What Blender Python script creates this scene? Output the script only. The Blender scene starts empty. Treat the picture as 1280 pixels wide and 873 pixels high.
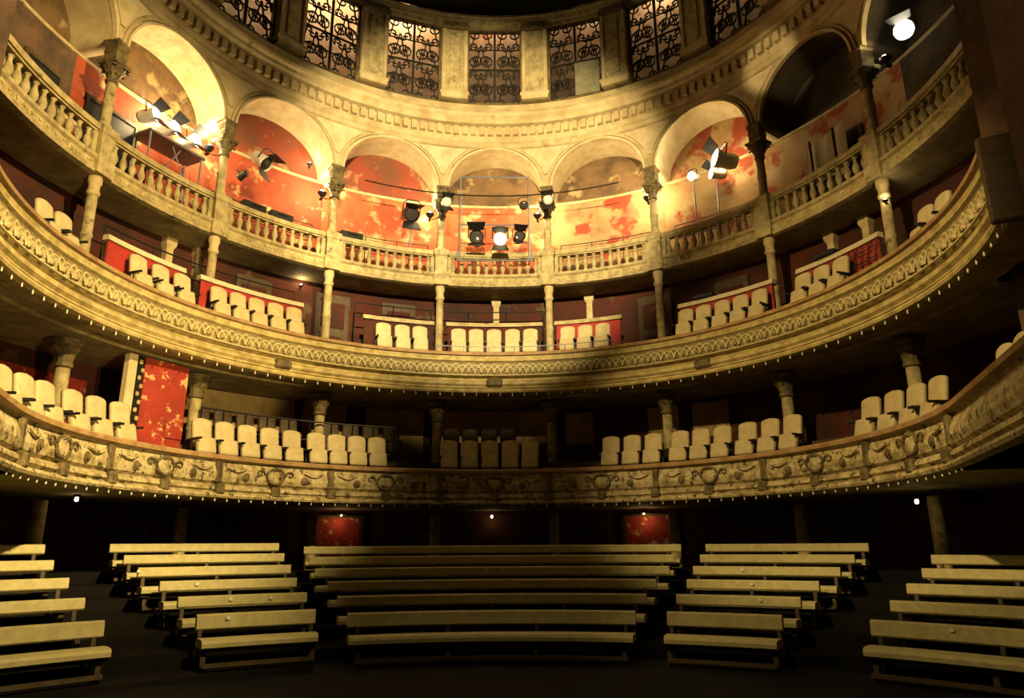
import bpy, bmesh, math, random
from mathutils import Vector, Matrix
random.seed(7)
sc = bpy.context.scene
COL = sc.collection
R_ = math.radians
PI = math.pi

# ------------------------------------------------------------------ camera
PITCH, YAW, ROLL, FPX = .2713, .0215, .0065, 878.0
CAM = Vector((.08, -10.75, 1.6))
_r0 = Vector((math.cos(YAW), -math.sin(YAW), 0)); _fh = Vector((math.sin(YAW), math.cos(YAW), 0)); _z = Vector((0, 0, 1))
_f = _fh*math.cos(PITCH) + _z*math.sin(PITCH); _u = -_fh*math.sin(PITCH) + _z*math.cos(PITCH)
_rt = _r0*math.cos(ROLL) - _u*math.sin(ROLL); _up = _r0*math.sin(ROLL) + _u*math.cos(ROLL)
cd = bpy.data.cameras.new('camera'); cam = bpy.data.objects.new('camera', cd); COL.objects.link(cam)
cd.sensor_fit = 'HORIZONTAL'; cd.sensor_width = 36; cd.lens = FPX/1280*36; cd.clip_end = 200
m = Matrix.Identity(4)
for i in range(3):
    m[i][0] = _rt[i]; m[i][1] = _up[i]; m[i][2] = -_f[i]; m[i][3] = CAM[i]
cam.matrix_world = m
sc.camera = cam

# ------------------------------------------------------------------ world, exposure, added spotlights
w = bpy.data.worlds.new('world'); sc.world = w; w.use_nodes = True
w.node_tree.nodes['Background'].inputs[0].default_value = (.35, .45, .7, 1)
w.node_tree.nodes['Background'].inputs[1].default_value = .004
vs = sc.view_settings
vs.view_transform = 'Standard'; vs.look = 'None'; vs.gamma = 1; vs.use_curve_mapping = False; vs.exposure = 0.2
WARM = (1, .71, .28)
GOLD = (1, .76, .37)
LK = 1.45                       # one dimmer for every lamp
def spot(name, loc, aim, power, angle=60, blend=.5, color=WARM, radius=.15, parent=None):
    l = bpy.data.lights.new(name, 'SPOT'); l.energy = power*LK; l.color = color; l.spot_size = R_(angle); l.spot_blend = blend; l.shadow_soft_size = radius
    o = bpy.data.objects.new(name, l); COL.objects.link(o)
    d = Vector(aim) - Vector(loc)
    o.location = loc; o.rotation_euler = d.to_track_quat('-Z', 'Y').to_euler()
    return o
def point(name, loc, power, color=WARM, radius=.08):
    l = bpy.data.lights.new(name, 'POINT'); l.energy = power*LK; l.color = color; l.shadow_soft_size = radius
    o = bpy.data.objects.new(name, l); COL.objects.link(o); o.location = loc
    return o
# unseen spotlights added over the stage to light hall, benches and pier
spot('added_spot', (4.6, -8.2, 10.5), (-7.2, 1.6, 6.4), 12500, 52, .5)
spot('added_spot', (4.2, -8.4, 10.2), (-6.4, -1.2, 1.4), 5800, 36, .8)
spot('added_spot', (-4.6, -8.2, 10.5), (6.5, 2.6, 4.4), 4900, 40, .5)
spot('added_spot', (-4.2, -8.4, 10.2), (4.9, -1.4, 0.4), 1500, 30, .7)
spot('added_spot', (0.4, -8.6, 10.3), (-0.6, 7.5, 11.0), 16500, 44, .5, GOLD)
spot('added_spot', (-0.6, -8.6, 10.3), (0.0, -2.9, 0.0), 480, 36, .5)
spot('added_spot', (-3.8, -8.4, 10.4), (6.9, 4.05, 13.1), 5000, 5.2, .15, GOLD)
spot('added_spot', (1.0, -11.0, 7.5), (8.0, -5.6, 9.0), 700, 50, .8)
# unseen low floodlights added to lift the balcony wall and soffit
spot('added_flood', (4.2, -9.4, 3.3), (-7.6, 5.4, 6.1), 3600, 19, .4)
spot('added_flood', (3.4, -9.6, .9), (-7.4, 2.4, 6.0), 1800, 26, .8)

# ------------------------------------------------------------------ materials
def mat(name, c1, c2=None, scale=3.0, rough=.7, c3=None, fac=(.4, .62), fac3=(.56, .62), scale3=None, bump=.0, bscale=30, metal=0, detail=6):
    c1, c2, c3 = [tuple(x*.70 for x in c) if c else None for c in (c1, c2, c3)]      # all colours darkened to cut bounced light and deepen contrast
    mt = bpy.data.materials.new(name); mt.use_nodes = True
    nt = mt.node_tree; n = nt.nodes; L = nt.links
    b = n['Principled BSDF']; b.inputs['Roughness'].default_value = rough; b.inputs['Metallic'].default_value = metal
    if 'Specular IOR Level' in b.inputs: b.inputs['Specular IOR Level'].default_value = .3
    b.inputs['Base Color'].default_value = (*c1, 1)
    g = n.new('ShaderNodeNewGeometry')
    def mask(sc_, lo, hi, off):
        mp = n.new('ShaderNodeMapping'); mp.inputs['Location'].default_value = (off, off*.7, off*1.3); L.new(g.outputs['Position'], mp.inputs['Vector'])
        t = n.new('ShaderNodeTexNoise'); t.inputs['Scale'].default_value = sc_; t.inputs['Detail'].default_value = detail; t.inputs['Roughness'].default_value = .62
        L.new(mp.outputs[0], t.inputs['Vector'])
        r = n.new('ShaderNodeMapRange'); r.inputs[1].default_value = lo; r.inputs[2].default_value = hi; r.clamp = True
        L.new(t.outputs[0], r.inputs[0]); return r.outputs[0]
    col = None
    if c2:
        mx = n.new('ShaderNodeMix'); mx.data_type = 'RGBA'
        mx.inputs[6].default_value = (*c1, 1); mx.inputs[7].default_value = (*c2, 1)
        L.new(mask(scale, fac[0], fac[1], 3.1), mx.inputs[0]); col = mx.outputs[2]
        if c3:
            m2 = n.new('ShaderNodeMix'); m2.data_type = 'RGBA'; L.new(col, m2.inputs[6]); m2.inputs[7].default_value = (*c3, 1)
            L.new(mask(scale3 or scale*.8, fac3[0], fac3[1], 11.7), m2.inputs[0]); col = m2.outputs[2]
        L.new(col, b.inputs['Base Color'])
    if bump:
        t = n.new('ShaderNodeTexNoise'); t.inputs['Scale'].default_value = bscale; t.inputs['Detail'].default_value = 4
        L.new(g.outputs['Position'], t.inputs['Vector'])
        bp = n.new('ShaderNodeBump'); bp.inputs['Strength'].default_value = bump; bp.inputs['Distance'].default_value = .03
        L.new(t.outputs[0], bp.inputs['Height']); L.new(bp.outputs[0], b.inputs['Normal'])
    return mt
def glow(name, color, strength):
    mt = bpy.data.materials.new(name); mt.use_nodes = True
    b = mt.node_tree.nodes['Principled BSDF']; b.inputs['Base Color'].default_value = (*color, 1)
    b.inputs['Emission Color'].default_value = (*color, 1); b.inputs['Emission Strength'].default_value = strength
    return mt
M = {}
M['gilt'] = mat('gilt', (.66, .54, .24), (.40, .31, .12), 5, .55, (.16, .12, .05), fac3=(.66, .78), bump=.25, bscale=45)
M['gilt_field'] = mat('gilt_field', (.34, .27, .11), (.22, .17, .07), 8, .6, bump=.3, bscale=40)
M['gilt_pale'] = mat('gilt_pale', (.70, .60, .32), (.52, .43, .20), 9, .55)
M['gilt_worn'] = mat('gilt_worn', (.66, .56, .32), (.34, .27, .12), 6, .6, (.07, .05, .025), fac3=(.54, .64), scale3=8, bump=.6, bscale=28)
M['gilt_dark'] = mat('gilt_dark', (.20, .15, .06), (.08, .06, .03), 7, .6, bump=.4, bscale=40)
M['plaster'] = mat('plaster', (.66, .54, .30), (.48, .37, .18), 2.2, .75, (.24, .18, .08), fac3=(.6, .72), bump=.2, bscale=25)
M['plaster_pale'] = mat('plaster_pale', (.74, .62, .38), (.60, .47, .25), 3, .75, bump=.15)
M['bay_shade'] = mat('bay_shade', (.10, .075, .04), (.05, .04, .025), 2, .85)  # shade of the unlit end bays put into the colour
M['soffit'] = mat('soffit', (.46, .38, .18), (.26, .20, .09), 2.5, .8, bump=.3)
M['stone'] = mat('stone', (.56, .47, .24), (.34, .27, .13), 5, .7, (.14, .11, .06), fac3=(.6, .7), bump=.3, bscale=40)
M['ledge'] = mat('ledge', (.50, .33, .15), (.34, .20, .09), 4, .6, bump=.15)
M['red_wall'] = mat('red_wall', (.42, .075, .028), (.26, .045, .02), 1.3, .8, (.62, .42, .20), fac=(.40, .66), fac3=(.555, .64), scale3=1.9, bump=.25, bscale=14, detail=9)
M['lunette'] = mat('lunette', (.30, .06, .03), (.17, .07, .035), 1.2, .8, (.40, .28, .13), fac3=(.59, .68), scale3=1.4, bump=.25, bscale=14, detail=9)
M['wall_stained'] = mat('wall_stained', (.50, .33, .15), (.30, .17, .08), 1.2, .8, (.38, .06, .03), fac=(.42, .60), fac3=(.54, .60), scale3=1.0, bump=.25, bscale=14, detail=9)
M['wall_peeled'] = mat('wall_peeled', (.46, .26, .11), (.55, .40, .20), 1.6, .8, (.36, .07, .03), fac=(.42, .62), fac3=(.50, .58), scale3=1.5, bump=.3, bscale=14, detail=9)
M['wall_orange'] = mat('wall_orange', (.56, .14, .05), (.46, .09, .04), 1.5, .8, (.70, .50, .24), fac3=(.52, .63), scale3=1.8, bump=.25, bscale=14, detail=9)
M['lunette_brown'] = mat('lunette_brown', (.22, .13, .06), (.10, .06, .03), 1.4, .8, (.42, .30, .14), fac3=(.57, .66), scale3=1.7, bump=.25, bscale=14, detail=9)
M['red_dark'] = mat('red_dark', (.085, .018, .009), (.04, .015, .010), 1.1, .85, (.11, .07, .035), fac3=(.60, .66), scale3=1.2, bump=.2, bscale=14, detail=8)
M['red_panel'] = mat('red_panel', (.44, .045, .025), (.32, .035, .02), 2.4, .7, (.72, .46, .20), fac3=(.575, .63), scale3=4.5, bump=.1, detail=8)
M['red_plain'] = mat('red_plain', (.45, .035, .025), (.34, .03, .02), 5, .7)
M['red_cloth'] = mat('red_cloth', (.42, .06, .035), (.30, .04, .025), 4, .8)
M['tan_wall'] = mat('tan_wall', (.50, .35, .15), (.36, .24, .10), 2.6, .8, (.60, .46, .24), fac3=(.6, .7), bump=.15)
M['seat'] = mat('seat', (.66, .56, .32), (.56, .46, .24), 6, .6, bump=.06)
M['bench'] = mat('bench', (.54, .49, .25), (.45, .40, .20), 9, .8, bump=.12, bscale=60)
M['white_pad'] = mat('white_pad', (.72, .64, .44), (.62, .53, .34), 6, .6)
M['wood_dark'] = mat('wood_dark', (.10, .065, .03), (.06, .04, .02), 6, .6)
M['wood_bench'] = mat('wood_bench', (.08, .055, .025), (.055, .038, .018), 8, .6)
M['black'] = mat('black', (.012, .012, .013), None, rough=.5)
M['iron'] = mat('iron', (.02, .017, .012), (.035, .028, .018), 12, .55)
M['steel'] = mat('steel', (.35, .38, .44), (.26, .28, .33), 9, .4, metal=.4)
M['white'] = mat('white', (.85, .83, .76), (.75, .72, .62), 9, .4)
M['porcelain'] = mat('porcelain', (.85, .80, .62), None, rough=.25)
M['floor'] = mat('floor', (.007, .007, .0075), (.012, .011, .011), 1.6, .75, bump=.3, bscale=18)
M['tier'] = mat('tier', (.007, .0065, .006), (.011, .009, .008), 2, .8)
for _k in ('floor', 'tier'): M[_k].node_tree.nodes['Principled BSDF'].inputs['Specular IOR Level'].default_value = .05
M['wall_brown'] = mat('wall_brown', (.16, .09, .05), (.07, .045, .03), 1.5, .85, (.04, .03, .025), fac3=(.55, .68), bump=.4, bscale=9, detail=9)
M['dome'] = mat('dome', (.05, .05, .055), (.03, .03, .032), 1.5, .9)
M['board'] = mat('board', (.30, .29, .18), (.22, .21, .13), 5, .8)
M['attic'] = mat('attic', (.70, .54, .36), (.56, .36, .22), 1.5, .85, (.42, .14, .07), fac3=(.6, .7), scale3=1.1)
M['pane'] = mat('pane', (.5, .45, .35), None)
_b = M['pane'].node_tree.nodes['Principled BSDF']; _b.inputs['Transmission Weight'].default_value = 1; _b.inputs['Roughness'].default_value = .02; _b.inputs['IOR'].default_value = 1.02; _b.inputs['Base Color'].default_value = (.95, .93, .88, 1)
M['hot'] = glow('hot', (1, .90, .66), 30)
M['hot_soft'] = glow('hot_soft', (1, .82, .45), 5)
M['dark_lens'] = mat('dark_lens', (.06, .055, .05), None, rough=.15)
M['lamp_red'] = glow('lamp_red', (1, .75, .35), 9)

# ------------------------------------------------------------------ mesh helpers
def mesh(name, v, f, smooth=False):
    me = bpy.data.meshes.new(name); me.from_pydata([tuple(p) for p in v], [], f); me.update()
    if smooth:
        for p in me.polygons: p.use_smooth = True
    return me
class MB:
    def __init__(s): s.v = []; s.f = []
    def add(s, v, f):
        b = len(s.v); s.v += [Vector(p) for p in v]; s.f += [tuple(b+i for i in q) for q in f]; return s
    def box(s, c, d, rz=0, rx=0):
        x, y, z = d[0]/2, d[1]/2, d[2]/2
        v = [Vector((i*x, j*y, k*z)) for k in (-1, 1) for j in (-1, 1) for i in (-1, 1)]
        rm = Matrix.Rotation(rz, 3, 'Z') @ Matrix.Rotation(rx, 3, 'X')
        return s.add([rm @ p + Vector(c) for p in v], [(0,2,3,1), (4,5,7,6), (0,1,5,4), (2,6,7,3), (0,4,6,2), (1,3,7,5)])
    def tube(s, pts, r, n=6, cap=True, closed=False):
        pts = [Vector(p) for p in pts]; m_ = len(pts); v = []; f = []
        rr = r if isinstance(r, (list, tuple)) else [r]*m_
        for i, p in enumerate(pts):
            a = pts[(i-1) % m_] if (closed or i) else p; b = pts[(i+1) % m_] if (closed or i < m_-1) else p
            d = (b-a).normalized(); u = d.cross(Vector((0, 0, 1)))
            if u.length < 1e-3: u = d.cross(Vector((1, 0, 0)))
            u.normalize(); w_ = u.cross(d)
            v += [p + (u*math.cos(2*PI*k/n+PI/4) + w_*math.sin(2*PI*k/n+PI/4))*rr[i] for k in range(n)]
        for i in range(m_ if closed else m_-1):
            j = (i+1) % m_
            f += [(i*n+k, i*n+(k+1) % n, j*n+(k+1) % n, j*n+k) for k in range(n)]
        if cap and not closed: f += [tuple(range(n))[::-1], tuple((m_-1)*n+k for k in range(n))]
        return s.add(v, f)
    def lathe(s, prof, n=10, c=(0, 0, 0), cap=True, square=False):
        v = []; f = []; k0 = PI/4 if square else 0; n = 4 if square else n; q = math.sqrt(2) if square else 1
        for r, z in prof:
            v += [(c[0]+r*q*math.cos(2*PI*k/n+k0), c[1]+r*q*math.sin(2*PI*k/n+k0), c[2]+z) for k in range(n)]
        m_ = len(prof)
        for i in range(m_-1):
            f += [(i*n+k, i*n+(k+1) % n, (i+1)*n+(k+1) % n, (i+1)*n+k) for k in range(n)]
        if cap: f += [tuple(range(n))[::-1], tuple((m_-1)*n+k for k in range(n))]
        return s.add(v, f)
    def mesh(s, name, smooth=False): return mesh(name, s.v, s.f, smooth)
def rbox(name, d, bev, seg=2, crest=0, smooth=True):
    bm = bmesh.new(); bmesh.ops.create_cube(bm, size=1)
    bmesh.ops.scale(bm, vec=d, verts=bm.verts)
    bmesh.ops.bevel(bm, geom=list(bm.edges), offset=bev, segments=seg, profile=.6, affect='EDGES')
    if crest:
        for e in range(1):
            bmesh.ops.bisect_plane(bm, geom=bm.verts[:]+bm.edges[:]+bm.faces[:], plane_co=(0, 0, 0), plane_no=(1, 0, 0))
        for s_ in (-.25, .25):
            bmesh.ops.bisect_plane(bm, geom=bm.verts[:]+bm.edges[:]+bm.faces[:], plane_co=(s_*d[0], 0, 0), plane_no=(1, 0, 0))
        for v in bm.verts:
            if v.co.z > d[2]*.2: v.co.z += crest*(1-(2*v.co.x/d[0])**2)
    me = bpy.data.meshes.new(name); bm.to_mesh(me); bm.free()
    if smooth:
        for p in me.polygons: p.use_smooth = True
    return me
def arc(R, a0, a1, n, c=(0, 0)):
    return [(c[0]+R*math.sin(R_(a)), c[1]+R*math.cos(R_(a)), math.sin(R_(a)), math.cos(R_(a))) for a in [a0+(a1-a0)*i/n for i in range(n+1)]]
def sweep(path, prof, closed=False, cap=True):
    """profile of (outward offset, z) swept along a plan path of (x, y, outward x, outward y)"""
    v = []; f = []; m_ = len(prof)
    for x, y, dx, dy in path:
        v += [(x+dx*o, y+dy*o, z) for o, z in prof]
    k1 = m_ if closed else m_-1
    for i in range(len(path)-1):
        for k in range(k1):
            a, b = i*m_+k, i*m_+(k+1) % m_; f.append((a, b, b+m_, a+m_))
    if cap and closed: f += [tuple(range(m_))[::-1], tuple((len(path)-1)*m_+k for k in range(m_))]
    return v, f
def ring(R, prof, a0, a1, n=96, closed=False, c=(0, 0)):
    return sweep(arc(R, a0, a1, n, c), [(r-R, z) for r, z in prof], closed)

# ------------------------------------------------------------------ object helpers
def obj(name, me, m_=None, parent=None, loc=None, rot=None, kind=None, label=None):
    if isinstance(me, tuple): me = mesh(name, *me)
    if m_ and not me.materials: me.materials.append(M[m_] if isinstance(m_, str) else m_)
    o = bpy.data.objects.new(name, me); COL.objects.link(o)
    if parent: o.parent = parent
    if loc is not None: o.location = loc
    if rot is not None: o.rotation_euler = rot if isinstance(rot, (tuple, list)) else (0, 0, rot)
    if kind: o['kind'] = kind
    if label: o['label'] = label
    return o
def thing(name, label, cat, loc=(0, 0, 0), rz=0, group=None):
    o = bpy.data.objects.new(name, None); COL.objects.link(o); o.empty_display_size = .2
    o.location = loc; o.rotation_euler = (0, 0, rz); o['label'] = label; o['category'] = cat
    if group: o['group'] = group
    return o
def pol(R, a, z=0): return Vector((R*math.sin(R_(a)), R*math.cos(R_(a)), z))
def copy_thing(src, loc, rz, label=None, group=None):
    r = src.copy(); COL.objects.link(r); r.location = loc; r.rotation_euler = (0, 0, rz)
    if label: r['label'] = label
    if group: r['group'] = group
    for ch in list(src.children):
        c = ch.copy(); COL.objects.link(c); c.parent = r
        for g in ch.children:
            d = g.copy(); COL.objects.link(d); d.parent = c
    return r
def struct(name, me, m_): return obj(name, me, m_, kind='structure')

DB = 22.04                      # angle of one bay
BAYS = range(-4, 5)
COLS = [(k+.5)*DB for k in range(-4, 4)]
A_END = 98.0

# ================================================================== the setting
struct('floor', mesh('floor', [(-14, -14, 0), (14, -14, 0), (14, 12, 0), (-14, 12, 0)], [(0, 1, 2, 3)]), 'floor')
# raked tiers of the stalls (arcs about a point near the stage)
BC = (0, -7.0)
TIER_Z = lambda n: .185*(n-1)
BLOCKS = {'C': (-20.4, 20.4), 'L': (-41.0, -20.4), 'R': (20.4, 41.0), 'LL': (-66, -41.0), 'RR': (41.0, 66)}
BLOCK_Z = {'C': lambda n: 0, 'L': lambda n: .07, 'R': lambda n: 0, 'LL': lambda n: .07+.045*(n-1), 'RR': lambda n: 0}
for b_, (b0, b1) in BLOCKS.items():
    for n in range(1, 8):
        z = TIER_Z(n)+BLOCK_Z[b_](n)
        if z < .01: continue
        r0 = 6.75+.8*(n-1); r1 = r0+.8
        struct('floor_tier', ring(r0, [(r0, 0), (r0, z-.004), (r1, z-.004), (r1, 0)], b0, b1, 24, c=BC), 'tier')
# back walls, one for each storey
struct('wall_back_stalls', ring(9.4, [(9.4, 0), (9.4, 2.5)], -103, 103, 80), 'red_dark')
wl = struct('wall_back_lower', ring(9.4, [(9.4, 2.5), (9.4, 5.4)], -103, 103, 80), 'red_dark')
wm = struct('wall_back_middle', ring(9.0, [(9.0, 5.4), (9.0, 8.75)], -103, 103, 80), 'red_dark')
wu = struct('wall_back_gallery', ring(9.0, [(9.0, 8.75), (9.0, 11.62)], -103, 103, 80), 'red_wall')
# side walls closing the hall towards the proscenium, and the proscenium piers
for s in (-1, 1):
    nm = 'right' if s > 0 else 'left'
    p0 = pol(7.8, 98.2); p0.x *= s
    struct('wall_side_'+nm, mesh('wall', [(p0.x, p0.y, 0), (s*8.6, -4.6, 0), (s*8.6, -4.6, 20), (p0.x, p0.y, 20)], [(0, 1, 2, 3)]), 'wall_brown')
    struct('wall_proscenium_'+nm, MB().box((s*9.1, -5.1, 10), (7.7, 1.0, 20)).mesh('wall'), 'wall_brown')

# ---- arcade wall above the columns (one span per bay), with vault behind each arch
AR, AZ, AH = 7.98, 11.64, 1.36      # radius of wall face, springing height, arch radius
half = R_(DB/2)
wa = struct('wall_arcade', ring(AR, [(AR, 13.02), (AR, 13.4), (8.35, 13.4)], -A_END, A_END, 120), 'plaster')
def arch_u(n=22):
    out = []
    for i in range(n+1):
        t = PI - PI*i/n; out.append((AH*math.cos(t), AZ + AH*math.sin(t)))
    return out
def bay_pt(u, z, R): a = u/AR; return (R*math.sin(a), R*math.cos(a), z)
U = arch_u(); UB = AR*half
sp_v, sp_f = [], []
uz = [(-UB, AZ)] + U + [(UB, AZ)]
for u, z in uz: sp_v += [bay_pt(u, z, AR), bay_pt(u, max(13.03, z), AR)]
for i in range(len(uz)-1): sp_f.append((2*i, 2*i+2, 2*i+3, 2*i+1))
span_me = mesh('spandrel', sp_v, sp_f)
va_v, va_f = [], []
RV = [AR, 8.2, 8.55, 9.02]
for R in RV:
    for u, z in uz: va_v.append(bay_pt(u, z, R))
nu = len(uz)
for j in range(len(RV)-1):
    for i in range(nu-1): va_f.append((j*nu+i, (j+1)*nu+i, (j+1)*nu+i+1, j*nu+i+1))
vault_me = mesh('vault', va_v, va_f)
for p in vault_me.polygons: p.use_smooth = True
lu_v = [bay_pt(u, z, 9.0) for u, z in uz] + [bay_pt(u, AZ-.03, 9.0) for u, z in uz]
lun_me = mesh('lunette', lu_v, [(i, i+1, nu+i+1, nu+i) for i in range(nu-1)])
def archivolt(r0, r1, proud):
    v = []; f = []; n = 26
    for i in range(n+1):
        t = PI - PI*i/n
        for rr, R in ((r0, AR+.02), (r0, AR-proud), (r1, AR-proud), (r1, AR+.01)):
            v.append(bay_pt(rr*math.cos(t), AZ+rr*math.sin(t), R))
    for i in range(n): f += [(i*4+k, i*4+k+1, i*4+4+k+1, i*4+4+k) for k in range(3)]
    f += [(0, 1, 2, 3), (n*4+3, n*4+2, n*4+1, n*4)]
    return mesh('archivolt', v, f)
av1, av2 = archivolt(AH-.01, AH+.045, .09), archivolt(AH+.10, AH+.135, .05)
# curved triangular field between two arches
tri_v, tri_f = [], []
nT = 9; ztop = 12.98
for i in range(nT+1):
    z = 12.12 + (ztop-12.12)*i/nT
    rr = AH+.19; dz = z-AZ
    wv = max(.0, UB - math.sqrt(max(0, rr*rr-dz*dz))) if dz < rr else UB*.98
    wv = min(wv, .72)
    tri_v += [bay_pt(UB-wv, z, AR-.035), bay_pt(UB+wv, z, AR-.035), bay_pt(UB-wv, z, AR+.02), bay_pt(UB+wv, z, AR+.02)]
for i in range(nT):
    a = 4*i; b = a+4
    tri_f += [(a, a+1, b+1, b), (a+2, a, b, b+2), (a+1, a+3, b+3, b+1)]
tri_f.append((4*nT, 4*nT+1, 4*nT+3, 4*nT+2))
tri_me = mesh('spandrel_panel', tri_v, tri_f)
for k in BAYS:
    rz = -R_(k*DB)
    obj('spandrel', span_me, 'plaster', wa, rot=rz)
    vm = vault_me.copy() if k >= 3 else vault_me; vm.materials.clear() if k >= 3 else None; obj('vault', vm, 'bay_shade' if k >= 3 else 'plaster_pale', wa, rot=rz)
    lm = lun_me.copy(); obj('lunette', lm, {-4: 'lunette_brown', -3: 'lunette_brown', -2: 'lunette', -1: 'lunette', 0: 'lunette_brown', 1: 'lunette_brown', 2: 'wall_peeled', 3: 'bay_shade', 4: 'bay_shade'}[k], wa, rot=rz)
    obj('bay_wall', ring(8.97, [(9.0, 8.78), (8.97, 8.80), (8.97, 11.60), (9.0, 11.62)], k*DB-DB*.5, k*DB+DB*.5, 12), {-4: 'wall_brown', -3: 'red_wall', -2: 'red_wall', -1: 'wall_orange', 0: 'wall_orange', 1: 'wall_stained', 2: 'wall_peeled', 3: 'wall_peeled', 4: 'bay_shade'}[k], wu)
    obj('archivolt', av1, 'plaster_pale', wa, rot=rz)
    obj('archivolt', av2, 'plaster', wa, rot=rz)
    if k < 4: obj('spandrel_panel', tri_me, 'plaster_pale', wa, rot=rz)
# string course on the gallery back wall at the springing
tr = struct('trim_1', ring(8.97, [(9.0, 11.57), (8.94, 11.58), (8.94, 11.65), (9.0, 11.66)], -A_END, A_END, 90), 'plaster')
struct('trim_2', ring(8.97, [(9.0, 10.0), (8.93, 10.02), (8.91, 10.09), (9.0, 10.11)], -A_END, A_END, 90), 'plaster')

# ---- main cornice with dentils
co = struct('trim_3', ring(8, [(8.0, 13.02), (7.93, 13.06), (7.91, 13.18), (7.93, 13.26), (7.90, 13.34), (7.90, 13.72), (7.74, 13.76), (7.70, 13.82), (7.70, 13.90), (7.62, 13.96),
     (7.60, 14.04), (7.62, 14.10), (7.72, 14.13), (7.74, 14.20), (7.84, 14.24), (7.86, 14.36), (7.96, 14.40), (7.97, 14.56), (8.3, 14.58)], -112, 112, 130), 'plaster')
dent = MB().box((0, 0, 0), (.15, .13, .26)).mesh('dentil')
nd = 112
for i in range(nd):
    a = -104 + 208*(i+.5)/nd
    obj('dentil', dent, 'plaster', co, pol(7.84, a, 13.55), -R_(a))
# ---- drum with iron-grilled windows
DW = 18.0; WZ0, WZ1 = 14.58, 17.30
wd = struct('wall_drum', ring(8.0, [(8.02, 17.28), (7.90, 17.30), (7.88, 17.38), (7.83, 17.41), (7.80, 17.55), (7.75, 17.58), (7.76, 17.63), (8.1, 17.95)], -112, 112, 100), 'stone')
pil_w = .80
pb = MB(); pb.box((0, .08, (WZ0+WZ1)/2), (pil_w, .44, WZ1-WZ0)); pil_me = pb.mesh('pilaster')
st_me = rbox('fillet', (.11, .07, WZ1-WZ0-.34), .015, 1, smooth=False)
fl_me = rbox('fluted_panel', (.34, .05, WZ1-WZ0-.8), .02, 1, smooth=False)
pc = MB(); pc.lathe([(.40, 0), (.40, .10), (.44, .14), (.44, .20), (.42, .24)], square=True)
base_me = mesh('plinth', [(p.x, p.y*.55, p.z) for p in pc.v], pc.f)
cap_me = mesh('pilaster_capital', [(p.x*.95, p.y*.55, .26-p.z) for p in pc.v], [q[::-1] for q in pc.f])
for k in range(-6, 6):
    a = (k+.5)*DW; q = pol(7.95, a); rz = -R_(a)
    p_ = obj('pilaster', pil_me, 'stone', wd, q, rz)
    for s in (-1, 1): obj('fillet', st_me, 'plaster', p_, (s*.33, -.15, (WZ0+WZ1)/2))
    obj('fluted_panel', fl_me, 'stone', p_, (0, -.15, (WZ0+WZ1)/2))
    obj('plinth', base_me, 'plaster', p_, (0, -.02, WZ0)); obj('pilaster_capital', cap_me, 'gilt_dark', p_, (0, -.02, WZ1-.26))
ww = 2*8.0*math.sin(R_(DW/2)) - pil_w + .02; wh = WZ1-WZ0
fr = MB(); t_ = .07
fr.box((-ww/2+t_/2, 0, wh/2), (t_, .12, wh)); fr.box((ww/2-t_/2, 0, wh/2), (t_, .12, wh)); fr.box((0, 0, t_/2), (ww-2*t_, .12, t_)); fr.box((0, 0, wh-t_/2), (ww-2*t_, .12, t_))
frame_me = fr.mesh('window_frame')
gr = MB(); gr.box((0, 0, wh/2), (.07, .07, wh-2*t_)); gr.box((0, 0, wh*.47), (ww-2*t_, .05, .04)); gr.box((0, 0, wh*.25), (ww-2*t_, .04, .025)); gr.box((0, 0, wh*.74), (ww-2*t_, .04, .025))
grille_me = gr.mesh('grille')
pane_me = MB().box((0, 0, wh/2), (ww-2*t_, .012, wh-2*t_)).mesh('pane')
def scroll_mesh(h, wv, fl):
    pts = []
    for i in range(13):                                   # upper curl
        t = i/12; r = (.06+.94*t)*wv*.5; an = -2.4*PI*(1-t)+PI*.5
        pts.append((fl*(r*math.cos(an)), 0, h*.27+r*math.sin(an)))
    for i in range(1, 13):                                 # lower curl, turning the other way
        t = 1-i/12; r = (.06+.94*t)*wv*.38; an = -2.4*PI*(1-t)-PI*.5
        pts.append((fl*(wv*.12+r*math.cos(-an+PI)), 0, -h*.27+r*math.sin(-an+PI)*.9))
    return MB().tube(pts, .026, 4).mesh('scroll', True)
scr = {s: scroll_mesh(.78, .46, s) for s in (-1, 1)}
def make_window(i, k):
    a = k*DW; q = pol(8.04, a, WZ0)
    wn = struct('window_%d' % i, frame_me, 'gilt_dark'); wn.location = q; wn.rotation_euler = (0, 0, -R_(a))
    obj('pane', pane_me, 'pane', wn, (0, .06, 0))
    g = obj('grille', grille_me, 'iron', wn)
    for row in range(5):
        for cidx in range(4):
            s = -1 if cidx % 2 == 0 else 1
            x = (-1 if cidx < 2 else 1)*(ww*.25) + s*.16
            o = obj('scroll', scr[s], 'iron', g, (x, 0, .32+row*.51))
            if row % 2: o.rotation_euler = (0, PI, 0)
    return wn
wins = {k: make_window(i+1, k) for i, k in enumerate(range(-5, 6))}
obj('cover_board', MB().box((.36, -.09, .62), (.74, .02, 1.12)).mesh('cover_board'), 'board', wins[1], label='greenish board covering a lower light')
# attic passage wall behind the drum windows
struct('wall_attic', ring(8.95, [(8.3, 14.5), (8.95, 14.5), (8.95, 18.7), (8.0, 18.7)], -112, 112, 80), 'attic')
for a, pw in ((-54, 60), (-37, 170), (-19, 75), (-1, 14), (20, 5), (36, 30), (54, 26)):
    point('attic_lamp', pol(8.5, a, 18.3), pw*1.5, (1, .78, .5), .06)
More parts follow.
